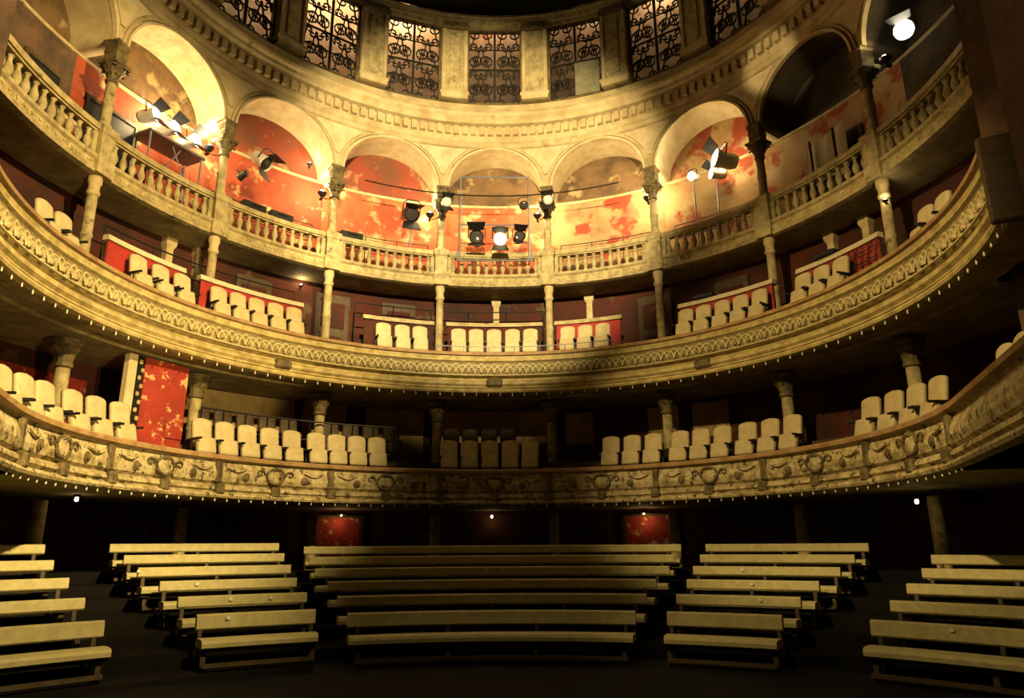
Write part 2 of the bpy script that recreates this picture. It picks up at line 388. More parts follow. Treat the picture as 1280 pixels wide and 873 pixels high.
# ---- dome
v, f = [], []
nA, nB = 64, 12
for j in range(nB):
    t = PI/2*j/nB
    for i in range(nA): v.append((8.05*math.cos(t)*math.cos(2*PI*i/nA), 8.05*math.cos(t)*math.sin(2*PI*i/nA), 17.9+4.5*math.sin(t)))
v.append((0, 0, 22.4))
for j in range(nB-1):
    for i in range(nA): f.append((j*nA+i, (j+1)*nA+i, (j+1)*nA+(i+1) % nA, j*nA+(i+1) % nA))
for i in range(nA): f.append(((nB-1)*nA+i, len(v)-1, (nB-1)*nA+(i+1) % nA))
struct('ceiling', mesh('dome', v, f, True), 'dome')

# ================================================================== columns
def lat(name, prof, n=12, smooth=True, c=(0, 0, 0), cap=True): return MB().lathe(prof, n, c, cap).mesh(name, smooth)
C_ME = {}
C_ME['plinth'] = (lat('plinth', [(.22, 0), (.22, .12), (.16, .18), (.14, .26)]), 'stone')
C_ME['lower_shaft'] = (lat('lower_shaft', [(.13, .26), (.13, 1.2), (.12, 2.38)]), 'stone')
C_ME['balcony_shaft'] = (lat('balcony_shaft', [(.17, 3.08), (.17, 3.2), (.13, 3.26), (.13, 4.0), (.15, 4.03), (.15, 4.08), (.125, 4.11), (.12, 4.78)]), 'stone')
C_ME['balcony_capital'] = (lat('balcony_capital', [(.12, 4.72), (.16, 4.75), (.16, 4.8), (.14, 4.84), (.17, 4.95), (.26, 5.08), (.24, 5.12), (.30, 5.2), (.30, 5.24), (.20, 5.25)], 10, False), 'gilt_dark')
C_ME['middle_shaft'] = (lat('middle_shaft', [(.15, 6.22), (.15, 6.34), (.108, 6.40), (.106, 7.3), (.12, 7.33), (.12, 7.37), (.104, 7.40), (.098, 8.24)]), 'stone')
C_ME['collar'] = (lat('collar', [(.10, 8.18), (.125, 8.21), (.13, 8.26), (.105, 8.29), (.11, 8.40), (.135, 8.46), (.135, 8.52), (.13, 8.60)]), 'plaster')
pm = MB(); pm.lathe([(.21, 8.60), (.21, 8.92), (.19, 8.95), (.17, 9.0), (.17, 9.46), (.20, 9.50), (.21, 9.64), (.15, 9.68)], square=True)
C_ME['pedestal'] = (pm.mesh('pedestal'), 'stone')
C_ME['gallery_shaft'] = (lat('gallery_shaft', [(.14, 9.66), (.14, 9.74), (.105, 9.80), (.10, 10.2), (.12, 10.22), (.12, 10.26), (.10, 10.29), (.095, 10.74)]), 'stone')
C_ME['gallery_capital'] = (lat('gallery_capital', [(.095, 10.70), (.13, 10.73), (.13, 10.77), (.11, 10.80), (.13, 10.92), (.20, 11.02), (.19, 11.05), (.24, 11.12)], 10, False), 'gilt_dark')
im = MB(); im.lathe([(.21, 11.10), (.23, 11.14), (.23, 11.18), (.15, 11.21), (.15, 11.36), (.165, 11.40), (.15, 11.44), (.15, 11.56), (.185, 11.60), (.185, 11.66)], square=True)
C_ME['impost'] = (mesh('impost', [(p.x, p.y, p.z) for p in im.v], im.f), 'gilt_dark')
lf = MB()
lf.add([(-.045, -.10, 0), (.045, -.10, 0), (.06, -.15, .10), (-.06, -.15, .10), (.05, -.24, .20), (-.05, -.24, .20), (0, -.29, .16), (0, -.12, .04)],
       [(0, 1, 2, 3), (3, 2, 4, 5), (5, 4, 6), (1, 7, 2), (0, 3, 7)])
leaf_me = lf.mesh('capital_leaf')
def column(a):
    side = abs(a)
    where = {11: 'flanking the hanging square pipe frame', 33: 'one bay away from the hanging square pipe frame', 55: 'two bays away from the hanging square pipe frame',
             77: 'three bays away from the hanging square pipe frame', 99: 'at the end of the gallery next to the proscenium'}[int(side)]
    where += ', red screen side' if a < 0 else ', netting side'
    t = thing('column', 'slender tiered column with leafy capital '+where, 'column', pol(8.0, a), -R_(a), 'columns carrying the gallery arches')
    for nm, (me, mm) in C_ME.items():
        p = obj(nm, me, mm, t)
        if nm in ('gallery_capital', 'balcony_capital'):
            for i in range(8):
                sc_ = 1.0 if nm == 'gallery_capital' else 1.15
                o = obj('leaf', leaf_me, 'gilt_dark', p, (0, 0, 10.85 if nm == 'gallery_capital' else 4.9), (0, 0, i*PI/4)); o.scale = (sc_,)*3
    return t
for a in COLS: column(a)

# ================================================================== upper gallery: floor ring and balustrades
ug = thing('gallery', 'upper gallery ring with a rosette frieze under the balustrades', 'gallery')
obj('floor_slab', ring(8, [(7.98, 8.58), (8.95, 8.56), (8.95, 8.80), (7.98, 8.80)], -A_END, A_END, 110, True), 'soffit', ug)
obj('frieze', ring(8, [(7.98, 8.58), (7.86, 8.60), (7.84, 8.66), (7.88, 8.70), (7.90, 8.86), (7.85, 8.90), (7.84, 8.96), (7.98, 8.98), (8.16, 8.98), (8.16, 8.80)], -A_END, A_END, 110), 'stone', ug)
ros = MB().lathe([(.055, 0), (.06, .015), (.03, .03), (.035, .045), (.0, .05)], 8).mesh('rosette')
for i in range(126):
    a = -A_END+1 + (2*A_END-2)*i/125
    obj('rosette', ros, 'gilt', ug, pol(7.9, a, 8.78), (PI/2, 0, -R_(a)))
bal_me = lat('baluster', [(.065, 0), (.065, .05), (.04, .07), (.05, .11), (.078, .18), (.075, .25), (.04, .36), (.035, .42), (.05, .45), (.06, .47), (.06, .52)], 9)
rail_half = UB - .22
def arc_bar(R, r0, r1, z0, z1, ah, n=10):
    """curved bar in the frame of a thing at (R, bearing 0)"""
    v, f = ring(R, [(r0, z0), (r0, z1), (r1, z1), (r1, z0)], -ah, ah, n, True)
    return [(x, y-R, z) for x, y, z in v], f
ah = math.degrees(rail_half/8.0)
hr_me = mesh('handrail', *arc_bar(8, 7.86, 8.12, 9.50, 9.62, ah)); hr2_me = mesh('rail_moulding', *arc_bar(8, 7.90, 8.08, 9.46, 9.50, ah))
post_me = MB().box((0, 0, 9.225), (.10, .16, .48)).mesh('end_post')
for k in BAYS:
    s = abs(k)
    wh_ = ['behind the hanging square pipe frame', 'one bay from the hanging square pipe frame', 'two bays from the hanging square pipe frame', 'three bays from the hanging square pipe frame', 'in the last bay before the proscenium'][s]
    wh_ += '' if k == 0 else ', red screen side' if k < 0 else ', netting side'
    t = thing('balustrade', 'stone balustrade of turned balusters '+wh_, 'balustrade', pol(8.0, k*DB), -R_(k*DB), 'gallery balustrades')
    obj('handrail', hr_me, 'stone', t); obj('rail_moulding', hr2_me, 'stone', t)
    nb = 11
    for i in range(nb):
        an = -ah*.90 + 1.8*ah*i/(nb-1); q = pol(8, an); obj('baluster', bal_me, 'stone', t, (q.x, q.y-8, 8.98))
    for s_ in (-1, 1):
        q = pol(8, s_*ah*.985); obj('end_post', post_me, 'stone', t, (q.x, q.y-8, 0), -R_(s_*ah))

# ================================================================== middle balcony
E2 = 117
mb = thing('balcony', 'middle balcony with a palmette frieze and a row of small bulbs under its lip', 'balcony')
N2 = 140
obj('ledge', ring(6.9, [(7.22, 6.20), (7.22, 6.41), (6.86, 6.41), (6.83, 6.38), (6.84, 6.33), (6.90, 6.31)], -E2, E2, N2), 'ledge', mb)
obj('frieze', ring(6.9, [(6.90, 6.315), (6.92, 6.24), (6.90, 6.19), (6.95, 6.16), (7.00, 5.80), (7.07, 5.76)], -E2, E2, N2), 'gilt', mb)
obj('lower_moulding', ring(6.9, [(7.07, 5.77), (7.05, 5.70), (6.92, 5.68), (6.86, 5.63), (6.86, 5.56), (6.92, 5.51), (6.90, 5.47), (6.95, 5.45)], -E2, E2, N2), 'gilt', mb)
obj('lip', ring(6.9, [(6.96, 5.46), (6.88, 5.44), (6.86, 5.39), (6.88, 5.35), (7.0, 5.33)], -E2, E2, N2), 'gilt', mb)
obj('soffit', ring(6.9, [(6.98, 5.335), (7.3, 5.34), (7.35, 5.37), (7.6, 5.37), (7.65, 5.33), (9.4, 5.33)], -A_END, A_END, N2), 'soffit', mb)
obj('soffit_end', ring(6.9, [(6.98, 5.335), (7.6, 5.36)], -E2, -A_END, 12), 'soffit', mb); obj('soffit_end', ring(6.9, [(6.98, 5.335), (7.6, 5.36)], A_END, E2, 12), 'soffit', mb)
obj('floor_slab', ring(7, [(7.2, 6.20), (9.0, 6.20)], -A_END, A_END, N2), 'wood_dark', mb)
obj('frieze_field', ring(6.9, [(6.93, 6.165), (6.945, 6.15), (6.985, 5.82), (7.0, 5.80)], -E2, E2, N2), 'gilt_field', mb)
def palmette():
    b = MB()
    def petal(an, ln, wd_, z0):
        c, s = math.cos(an), math.sin(an)
        P = lambda u, v_, y: (u*c+v_*s, y, z0+v_*c-u*s)
        b.add([P(0, 0, 0), P(-wd_, ln*.55, 0), P(0, ln, 0), P(wd_, ln*.55, 0), P(0, ln*.55, -.05)], [(0, 4, 1), (1, 4, 2), (2, 4, 3), (3, 4, 0)])
    n = 10
    b.tube([(-.165*math.cos(PI*i/n), -.02, -.10+.20*math.sin(PI*i/n)) for i in range(n+1)], .026, 5)       # arch
    for s in (-1, 1):                                                                                  # crossing scrolls
        b.tube([(s*(.165-.19*(i/7)), -.03, .15-.26*(i/7)+.03*math.sin(PI*i/7)) for i in range(8)], [.012, .016, .02, .022, .022, .02, .016, .01], 4)
        petal(s*2.6, .10, .028, -.08)
    for an, ln in ((0, .17), (.6, .14), (-.6, .14), (1.2, .11), (-1.2, .11)): petal(an, ln, .032, -.07)
    for s in (-1, 1): b.lathe([(.03, -.02), (.035, 0), (.02, .02)], 6, (s*.165, -.01, .13))
    b.box((0, -.015, -.165), (.34, .04, .025))
    return b.mesh('palmette')
pal = palmette()
npal = 84
for i in range(npal):
    a = -E2+1.5 + (2*E2-3)*(i+.5)/npal
    obj('palmette', pal, 'gilt_pale', mb, pol(6.955, a, 5.97), (R_(-8), 0, -R_(a)))
bulb_me = lat('bulb', [(.010, .03), (.011, 0), (.015, -.025), (.013, -.05), (.003, -.06)], 6)
for i in range(92):
    a = -E2+1 + (2*E2-2)*i/91
    obj('bulb', bulb_me, 'porcelain', mb, pol(6.93, a, 5.32))
clasp = rbox('clasp', (.42, .12, .20), .04, 1, smooth=False)
for a in (-44.5, 0, 44.5): obj('clasp', clasp, 'gilt_dark', mb, pol(6.88, a, 5.60), -R_(a), label='dark metal clasp on the moulding')

eb_me = rbox('end_block', (.14, .50, 1.14), .02, 1, smooth=False)
for a in (-E2, E2): obj('end_block', eb_me, 'wood_dark', mb, pol(7.05, a, 5.87), -R_(a))

# ================================================================== lower balcony
E1 = 112
def p1_path(n=130):
    p = arc(6.2, -E1, E1, n)
    out = list(p)
    for s, end in ((1, p[-1]), (-1, p[0])):
        tx, ty = math.cos(R_(E1))*s, -math.sin(R_(E1))
        ext = [(end[0]+tx*d, end[1]+ty*d, end[2], end[3]) for d in (.5, 1.0, 1.5, 2.1, 3.9)]
        if s > 0: out = out+ext
        else: out = ext[::-1]+out
    return out
P1 = p1_path()
lb = thing('balcony', 'lower balcony over the benches with carved cartouche panels, worn and blotchy', 'balcony')
def p1(prof): return sweep(P1, [(r-6.2, z) for r, z in prof])
obj('ledge', p1([(6.55, 3.1), (6.55, 3.33), (6.19, 3.33), (6.15, 3.30), (6.16, 3.24), (6.24, 3.22)]), 'ledge', lb)
obj('panel_band', p1([(6.24, 3.225), (6.27, 3.19), (6.25, 3.12), (6.20, 3.02), (6.19, 2.92), (6.22, 2.82), (6.29, 2.77)]), 'gilt_worn', lb)
obj('lower_moulding', p1([(6.29, 2.775), (6.22, 2.75), (6.16, 2.71), (6.15, 2.66), (6.20, 2.63), (6.21, 2.61)]), 'gilt_worn', lb)
obj('lip', p1([(6.21, 2.615), (6.12, 2.585), (6.09, 2.54), (6.11, 2.50), (6.24, 2.49)]), 'gilt_worn', lb)
obj('soffit', ring(6.2, [(6.22, 2.49), (9.4, 2.5)], -105, 105, 100), 'soffit', lb)
obj('floor_slab', ring(6.5, [(6.52, 3.10), (7.56, 3.10), (7.56, 3.62), (9.4, 3.62)], -103, 103, 100), 'wood_dark', lb)
eb1 = rbox('end_block', (.16, .60, .92), .02, 1, smooth=False)
for q in (P1[0], P1[-1]): obj('end_block', eb1, 'gilt_dark', lb, (q[0]+q[2]*.1, q[1]+q[3]*.1, 2.9), -math.atan2(q[2], q[3]))
# carved pieces
strip_me = rbox('strip', (.15, .10, .42), .03, 1, smooth=False)
knob_me = rbox('clasp', (.20, .14, .22), .04, 1, smooth=False)
def cartouche():
    b = MB(); n = 20
    b.tube([(.20*math.cos(2*PI*i/n), -.02, .16*math.sin(2*PI*i/n)) for i in range(n)], .026, 5, closed=True)
    b.lathe([(.001, .0), (.001, .0)], 3)
    for s in (-1, 1):
        pts = []
        for i in range(11):
            t = i/10; r = .10*(1-.7*t); an = PI*(1.1 if s > 0 else -.1) - s*t*2.0*PI
            pts.append((s*.34+r*math.cos(an), -.015, .04+r*math.sin(an)*.9))
        b.tube(pts, .02, 4)
    for an in (-.7, -.35, 0, .35, .7):
        c, s_ = math.cos(an), math.sin(an); P = lambda u, v_, y: (u*c+v_*s_, y, .06+v_*c-u*s_)
        b.add([P(0, 0, 0), P(-.045, .08, -.02), P(0, .14, -.01), P(.045, .08, -.02), P(0, .08, -.07)], [(0, 4, 1), (1, 4, 2), (2, 4, 3), (3, 4, 0)])
    return b.mesh('cartouche')
cart_me = cartouche()
shield_me = mesh('shield', *(lambda b: (b.v, b.f))(MB().lathe([(.17, 0), (.13, .035), (.06, .05), (0, .052)], 14)))
flower = MB().lathe([(.075, 0), (.085, .02), (.05, .03), (.055, .045), (.03, .05), (.0, .06)], 9).mesh('rosette')
swag = MB().tube([(-.22+.44*i/8, -.01, -.07*math.sin(PI*i/8)) for i in range(9)], [.012, .02, .028, .034, .036, .034, .028, .02, .012], 5).mesh('swag')
PB = 23.7
for k in range(-5, 6):
    a = k*PB
    if abs(a) < 108:
        c = obj('cartouche', cart_me, 'gilt_dark', lb, pol(6.19, a, 2.99), -R_(a))
        obj('shield', shield_me, 'gilt_worn', c, (0, .01, 0), (PI/2, 0, 0))
        for s in (-1, 1):
            b_ = a+s*6.2; obj('rosette', flower, 'gilt_dark', lb, pol(6.2, b_, 2.93), (PI/2, 0, -R_(b_)))
            b_ = a+s*8.2; obj('swag', swag, 'gilt_worn', lb, pol(6.18, b_, 3.10), -R_(b_))
        obj('clasp', knob_me, 'gilt_dark', lb, pol(6.15, a, 2.66), -R_(a))
    if k < 5:
        b_ = a+PB/2
        if abs(b_) < 108:
            obj('strip', strip_me, 'gilt_dark', lb, pol(6.22, b_, 2.99), -R_(b_)); obj('clasp', knob_me, 'gilt_dark', lb, pol(6.15, b_, 2.66), -R_(b_))
for i in range(88):
    a = -E1+1 + (2*E1-2)*i/87
    obj('bulb', bulb_me, 'porcelain', lb, pol(6.16, a, 2.485))

# ================================================================== theatre seats
bk_me = rbox('backrest', (.44, .10, .50), .045, 2, crest=.055); ct_me = rbox('seat_cushion', (.43, .13, .34), .045, 2)
am = MB(); am.box((0, -.12, .60), (.035, .34, .04)); am.box((0, .02, .36), (.03, .06, .50)); am.box((0, -.02, .02), (.05, .30, .04)); am.box((0, .02, .08), (.03, .05, .1))
arm_me = am.mesh('armrest'); bs_me = MB().box((0, .06, .34), (.40, .03, .12)).mesh('back_bracket')
def make_seat(mt, label, group):
    t = thing('theatre_seat', label, 'seat', (0, 0, 0), 0, group)
    b = bk_me.copy(); c = ct_me.copy(); b.materials.clear(); c.materials.clear()
    obj('backrest', b, mt, t, (0, .05, .76), (R_(-9), 0, 0)); obj('seat_cushion', c, mt, t, (0, -.13, .48), (R_(-14), 0, 0))
    obj('back_bracket', bs_me, 'black', t)
    for s in (-1, 1): obj('armrest', arm_me, 'black', t, (s*.228, 0, 0))
    return t
proto = {}
def seats(Rs, z, angs, label, group, mt='seat'):
    base = label; order = sorted(angs, key=lambda x: abs(x+63)); words = ['first', 'second', 'third', 'fourth', 'fifth', 'sixth', 'seventh', 'eighth', 'ninth']
    for a in angs:
        label = base+', '+words[order.index(a)]+' from the screen'
        if mt not in proto:
            t = proto[mt] = make_seat(mt, label, group); t.location = pol(Rs, a, z); t.rotation_euler = (0, 0, -R_(a)); t.scale.x = .92 if z > 5 else 1
        else: copy_thing(proto[mt], pol(Rs, a, z), -R_(a), label, group).scale.x = .92 if z > 5 else 1
G2 = 'seats behind the middle balcony ledge'
seats(7.5, 6.2, (-70.5, -66.3, -62.2), 'cream seat of the trio before the red partition with bare end', G2+', red partition trio')
seats(7.5, 6.2, (-55.2, -51.5, -47.9, -44.2, -40.6), 'cream seat of the five before the long red partition', G2+', red partition five')
seats(7.5, 6.2, (-22.7, -18.9, -15.3), 'cream seat of the trio before the dark olive-topped partition', G2+', dark partition trio')
seats(7.5, 6.2, (-7.4, -3.8, -.1, 3.7, 7.4), 'cream seat of the five below the square pipe frame', G2+', below the pipe frame')
seats(7.5, 6.2, (15.1, 18.7, 22.3), 'cream seat of the trio before the red olive-topped partition', G2+', half red partition')
seats(7.5, 6.2, (39.3, 42.9, 46.7, 50.4, 54.2), 'cream seat of the five before the partition bearing black cloth', G2+', black cloth five')
seats(7.5, 6.2, (62.9, 66.6, 70.4), 'cream seat of the trio beside the black netting', G2+', beside the netting')
seats(7.5, 6.2, (-88.6, -84.9), 'cream seat in the middle balcony bay beyond the red trio', G2+', last bay by the red trio')
seats(7.5, 6.2, (87.8, 91.5), 'cream seat in the middle balcony bay beyond the netting', G2+', last bay by the netting')
G1 = 'seats behind the lower balcony ledge'
seats(7.05, 3.1, (-95.9, -91.5, -87.5), 'lower balcony cream seat, end trio beyond the red screen', G1+', end trio by the red screen')
seats(7.05, 3.1, (-82.2, -77.8, -73.3), 'lower balcony cream seat, trio next to the red screen', G1+', trio by the red screen')
seats(7.05, 3.1, (-57.9, -53.6, -49.3, -45.0, -40.7), 'lower balcony cream seat, five before the tan wall', G1+', five before the tan wall')
seats(7.05, 3.1, (-35.9, -31.9, -27.9, -23.9), 'lower balcony shaded seat, row of four', G1+', shaded four')
seats(7.05, 3.1, (-9.3, -5.1, -.9, 3.3, 7.4), 'lower balcony shaded seat, middle row of five', G1+', shaded five')
seats(7.05, 3.1, (23.9, 28.2, 32.5), 'lower balcony bright seat, first trio past the shaded five', G1+', first bright trio')
seats(7.05, 3.1, (37.9, 42.1, 46.4), 'lower balcony bright seat, second trio past the shaded five', G1+', second bright trio')
seats(7.05, 3.1, (51.4, 55.9, 60.3), 'lower balcony bright seat, third trio past the shaded five', G1+', third bright trio')
seats(7.05, 3.1, (75.8, 80.4, 84.9, 89.4), 'lower balcony bright seat, four after the empty ledge', G1+', row of four after the gap')
seats(7.05, 3.1, (104.5, 109.0), 'lower balcony cream seat at the proscenium end', G1+', end by the proscenium')
seats(8.45, 3.62, (-52.0, -48.3, -44.6, -40.9, -37.2, -29.9, -26.3, -22.7, -19.1), 'dark brown seat behind the lower balcony pipe rail', 'second row of the lower balcony by the tan wall', 'wood_dark')
seats(8.45, 3.62, (-8.0, -4.5, -1.0, 2.5), 'dark brown seat behind the shaded five', 'second row behind the shaded five', 'wood_dark')

# ---- partitions behind the middle-balcony seats
def curved(Rc, ac, prof, ah, n=8):
    v, f = ring(Rc, prof, -ah, ah, n, True)
    return [(x, y-Rc, z) for x, y, z in v], f
def partition(a0, a1, red, label, top='white_pad', zt=7.38):
    ac, h = (a0+a1)/2, (a1-a0)/2
    t = thing('partition', label, 'partition', pol(7.82, ac, 6.2), -R_(ac), None)
    obj('panel', mesh('panel', *curved(7.82, ac, [(7.80, 0), (7.80, zt-6.2), (7.84, zt-6.2), (7.84, 0)], h)), red, t)
    obj('top_pad', mesh('top_pad', *curved(7.82, ac, [(7.74, zt-6.2), (7.76, zt-6.09), (7.89, zt-6.09), (7.90, zt-6.2)], h+.4)), top, t)
    for s in (-1, 1):
        q = pol(7.86, s*h*.97); obj('post', MB().box((0, 0, .58), (.06, .06, 1.16)).mesh('post'), 'wood_dark', t, (q.x, q.y-7.82, 0))
    return t
p_ = partition(-74.6, -61, 'red_plain', 'red partition with cream top behind three seats, its end panel bare')
partition(-57.5, -38.6, 'red_plain', 'long red partition with cream top behind five seats under a black pipe rail')
partition(-26.0, -12.6, 'red_dark', 'dark partition with olive top rail behind three seats', 'stone')
partition(-9.4, 9.4, 'red_dark', 'dark partition with olive top rail below the hanging square pipe frame', 'stone')
partition(12.6, 25.4, 'red_plain', 'red partition with olive top rail behind three seats', 'stone')
partition(37.6, 55.6, 'red_cloth', 'red partition with cream top and a folded black cloth on it', 'white_pad')
partition(61.0, 76.2, 'red_cloth', 'red partition with cream top and black netting at its end', 'white_pad')
cl = rbox('cloth', (.55, .30, .10), .04, 2, crest=.03)
for a, lb_ in ((42.5, 'folded black cloth lying on a cream topped partition'), (66.5, 'small folded black cloth on the partition beside the netting')):
    t = obj('cloth', cl, 'black', None, pol(7.82, a, 7.54), -R_(a)); t['label'] = lb_; t['category'] = 'cloth'
nt = thing('net', 'black netting hung over the end of the red partition', 'net', pol(7.72, 73.2, 6.3), -R_(73.2))
for i in range(7):
    x = -.36+.12*i
    obj('cord', MB().tube([(x, 0, .35), (x+.10*math.sin(i*2.1), -.01, .7), (x+.06, .01, 1.06)], .012, 4).mesh('cord'), 'black', nt)
for i in range(3): obj('cord', MB().tube([(-.40, 0, .5+.22*i), (0, -.02, .46+.22*i), (.42, 0, .52+.2*i)], .012, 4).mesh('cord'), 'black', nt)
# ---- black pipe rails behind the seats
def pipe_rail(R, a0, a1, zf, hs, label, n=8, posts=4, mt='black', r=.018):
    ac, h = (a0+a1)/2, (a1-a0)/2
    t = thing('pipe_railing', label, 'railing', pol(R, ac, zf), -R_(ac))
    for hgt in hs:
        pts = [pol(R, -h+2*h*i/n, hgt)-Vector((0, R, 0)) for i in range(n+1)]; obj('rail', MB().tube(pts, r, 5).mesh('rail'), mt, t)
    for i in range(posts):
        q = pol(R, -h+2*h*i/(posts-1)); obj('post', MB().tube([(q.x, q.y-R, 0), (q.x, q.y-R, max(hs))], r, 5).mesh('post'), mt, t)
    return t
pipe_rail(8.35, -72, -38.5, 6.2, (1.35, 1.75), 'black pipe railing behind the two red partitions of the middle balcony', posts=5)
pipe_rail(8.35, -27, 9.5, 6.2, (1.40, 1.80), 'black pipe railing behind the dark partitions of the middle balcony', posts=6)
pipe_rail(6.98, -12, 26, 6.41, (.18,), 'thin low metal rail along the middle balcony ledge', posts=8, mt='steel', r=.012)
pipe_rail(7.76, -55, -19.5, 3.62, (.45, .90), 'black pipe railing in the lower balcony behind the bright five', posts=10, r=.022)
# ---- screen, post and wall panels of the lower balcony
t = thing('screen', 'tall red painted screen with peeling blotches standing in the lower balcony', 'screen', pol(7.55, -62.9, 3.1), -R_(-62.9))
obj('board', rbox('board', (1.02, .06, 2.15), .01, 1, smooth=False), 'red_panel', t, (0, 0, 1.08)); obj('lower_board', rbox('lower_board', (.42, .04, .42), .01, 1, smooth=False), 'red_panel', t, (.28, -.05, .82))
t = thing('door_post', 'pale plaster post with a notched dark strip beside the red screen', 'post', pol(7.6, -69.0, 3.1), -R_(-69))
obj('shaft', rbox('shaft', (.20, .16, 2.15), .02, 1, smooth=False), 'plaster_pale', t, (0, 0, 1.08)); obj('dark_strip', MB().box((.22, .02, 1.08), (.14, .10, 2.15)).mesh('dark_strip'), 'black', t)
nk = rbox('notch', (.07, .05, .09), .015, 1, smooth=False)
for i in range(9): obj('notch', nk, 'gilt', t, (.22+(.03 if i % 2 else -.03), -.05, .75+.16*i))
def wall_panel(a, h, z0, z1, mt, name='wall_panel', R=9.36, par=None, n=8):
    obj(name, ring(R, [(R+.04, z0), (R-.03, z0), (R-.03, z1), (R+.04, z1)], a-h, a+h, n, True), mt, par or wl)
wall_panel(-44.5, 10.0, 4.2, 5.3, 'tan_wall'); wall_panel(-29.5, 3.6, 4.2, 5.3, 'tan_wall'); wall_panel(-17.5, 5.0, 3.7, 5.3, 'tan_wall')
wall_panel(0, 9.8, 4.35, 5.3, 'tan_wall'); wall_panel(15.0, 2.4, 4.3, 5.2, 'tan_wall'); wall_panel(29.5, 2.6, 4.3, 5.2, 'tan_wall'); wall_panel(37.5, 3.0, 4.3, 5.2, 'tan_wall')
wall_panel(-72.5, 6.5, 3.7, 4.95, 'red_panel')
spk = thing('loudspeaker', 'small black speaker with a pale ring hung on the red wall', 'speaker', pol(9.2, -71.8, 4.1), -R_(-71.8))
obj('cabinet', rbox('cabinet', (.22, .16, .32), .01, 1, smooth=False), 'black', spk, (0, 0, .16)); obj('cone', MB().lathe([(.075, 0), (.085, .01), (.05, .02), (0, .01)], 12).mesh('cone'), 'gilt', spk, (0, -.08, .17), (PI/2, 0, 0))
t = obj('wall_box', rbox('wall_box', (.22, .1, .26), .01, 1, smooth=False), 'black', None, pol(9.27, -66.4, 4.15), -R_(-66.4)); t['label'] = 'plain black box fixed on the red wall beside the speaker'; t['category'] = 'box'
# posts on the back wall of the middle storey
for a in (0.3, -58.8, -53.8, 62, 68, 18):
    obj('wall_post', MB().lathe([(.10, 6.2), (.12, 6.3), (.09, 6.34), (.085, 8.3), (.13, 8.4), (.14, 8.56)], square=True).mesh('wall_post'), 'plaster', wm, pol(8.92, a), -R_(a))
# doors in the middle storey wall
for i, a in enumerate((-30, -18, 30, 44, -44)):
    d = struct('door_%d' % (i+1), MB().box((0, 0, 1.05), (.95, .06, 2.1)).mesh('door'), 'wood_dark'); d.location = pol(8.95, a, 6.2); d.rotation_euler = (0, 0, -R_(a))
    for z in (.55, 1.5): obj('door_panel', rbox('door_panel', (.66, .03, .72), .01, 1, smooth=False), 'red_dark', d, (0, -.04, z))

# dark doorways in the gallery back wall
for i, (a, wd_, hh) in enumerate(((-70.5, 1.2, 2.0), (-82.0, .8, 1.9), (61.5, .7, 1.3), (66.5, .8, 1.9))):
    d = struct('door_%d' % (i+6), MB().box((0, 0, hh/2), (wd_, .05, hh)).mesh('door'), 'black'); d.location = pol(8.93, a, 8.82); d.rotation_euler = (0, 0, -R_(a))
    obj('door_frame', MB().box((-wd_/2-.04, 0, hh/2), (.08, .09, hh)).box((wd_/2+.04, 0, hh/2), (.08, .09, hh)).box((0, 0, hh+.04), (wd_+.16, .09, .08)).mesh('door_frame'), 'wood_dark', d)

# ================================================================== benches in the stalls
def bench(n, blk, a0, a1, label, group=None):
    r = 6.90+.8*(n-1); z = TIER_Z(n)+BLOCK_Z[blk](n); ac, h = (a0+a1)/2, (a1-a0)/2
    q = Vector((BC[0]+r*math.sin(R_(ac)), BC[1]+r*math.cos(R_(ac)), z))
    t = thing('bench', label, 'bench', q, -R_(ac), group)
    nn = max(6, int(2*h/2.0))
    def piece(nm, prof, mt, h_):
        v, f = ring(r, [(r+o, zz) for o, zz in prof], -h_, h_, nn, True)
        return obj(nm, mesh(nm, [(x, y-r, zz) for x, y, zz in v], f), mt, t)
    piece('seat_cushion', [(0.0, .27), (-.045, .29), (-.05, .34), (-.02, .375), (.10, .385), (.34, .375), (.38, .36), (.38, .28)], 'bench', h)
    zb = .46 if n == 1 else .505
    piece('backrest', [(.44, zb), (.42, zb+.02), (.44, .635), (.47, .655), (.53, .655), (.55, .62), (.53, zb+.01), (.51, zb)], 'bench', h)
    piece('seat_plank', [(.02, .235), (.02, .27), (.36, .27), (.36, .235)], 'wood_bench', h*.99)
    piece('foot_rail', [(-.02, .05), (-.02, .10), (.03, .10), (.03, .05)], 'wood_bench', h*.96)
    m_ = max(2, int(round(2*R_(h)*r/1.15))+1)
    lg = MB(); lg.box((0, .10, .118), (.06, .06, .236)); lg.box((0, .45, .26), (.05, .05, .53), rx=R_(-5)); lg.box((0, .27, .21), (.05, .34, .05)); leg_me = lg.mesh('leg')
    for i in range(m_):
        an = -h*.93+1.86*h*i/(m_-1); p = pol(r, an); obj('leg', leg_me, 'wood_bench', t, (p.x, p.y-r, 0), -R_(an))
    return t
ORD = ['front', 'second', 'third', 'fourth', 'fifth', 'sixth']
CH = [16.4, 17.1, 17.7, 18.7, 18.9, 19.2]
SI = [(19.9, 32.0), (20.3, 32.9), (20.9, 33.8), (21.1, 35.0), (21.4, 35.6), (21.6, 36.2)]
OI = [40.4, 41.0, 41.4, 41.8, 41.8]
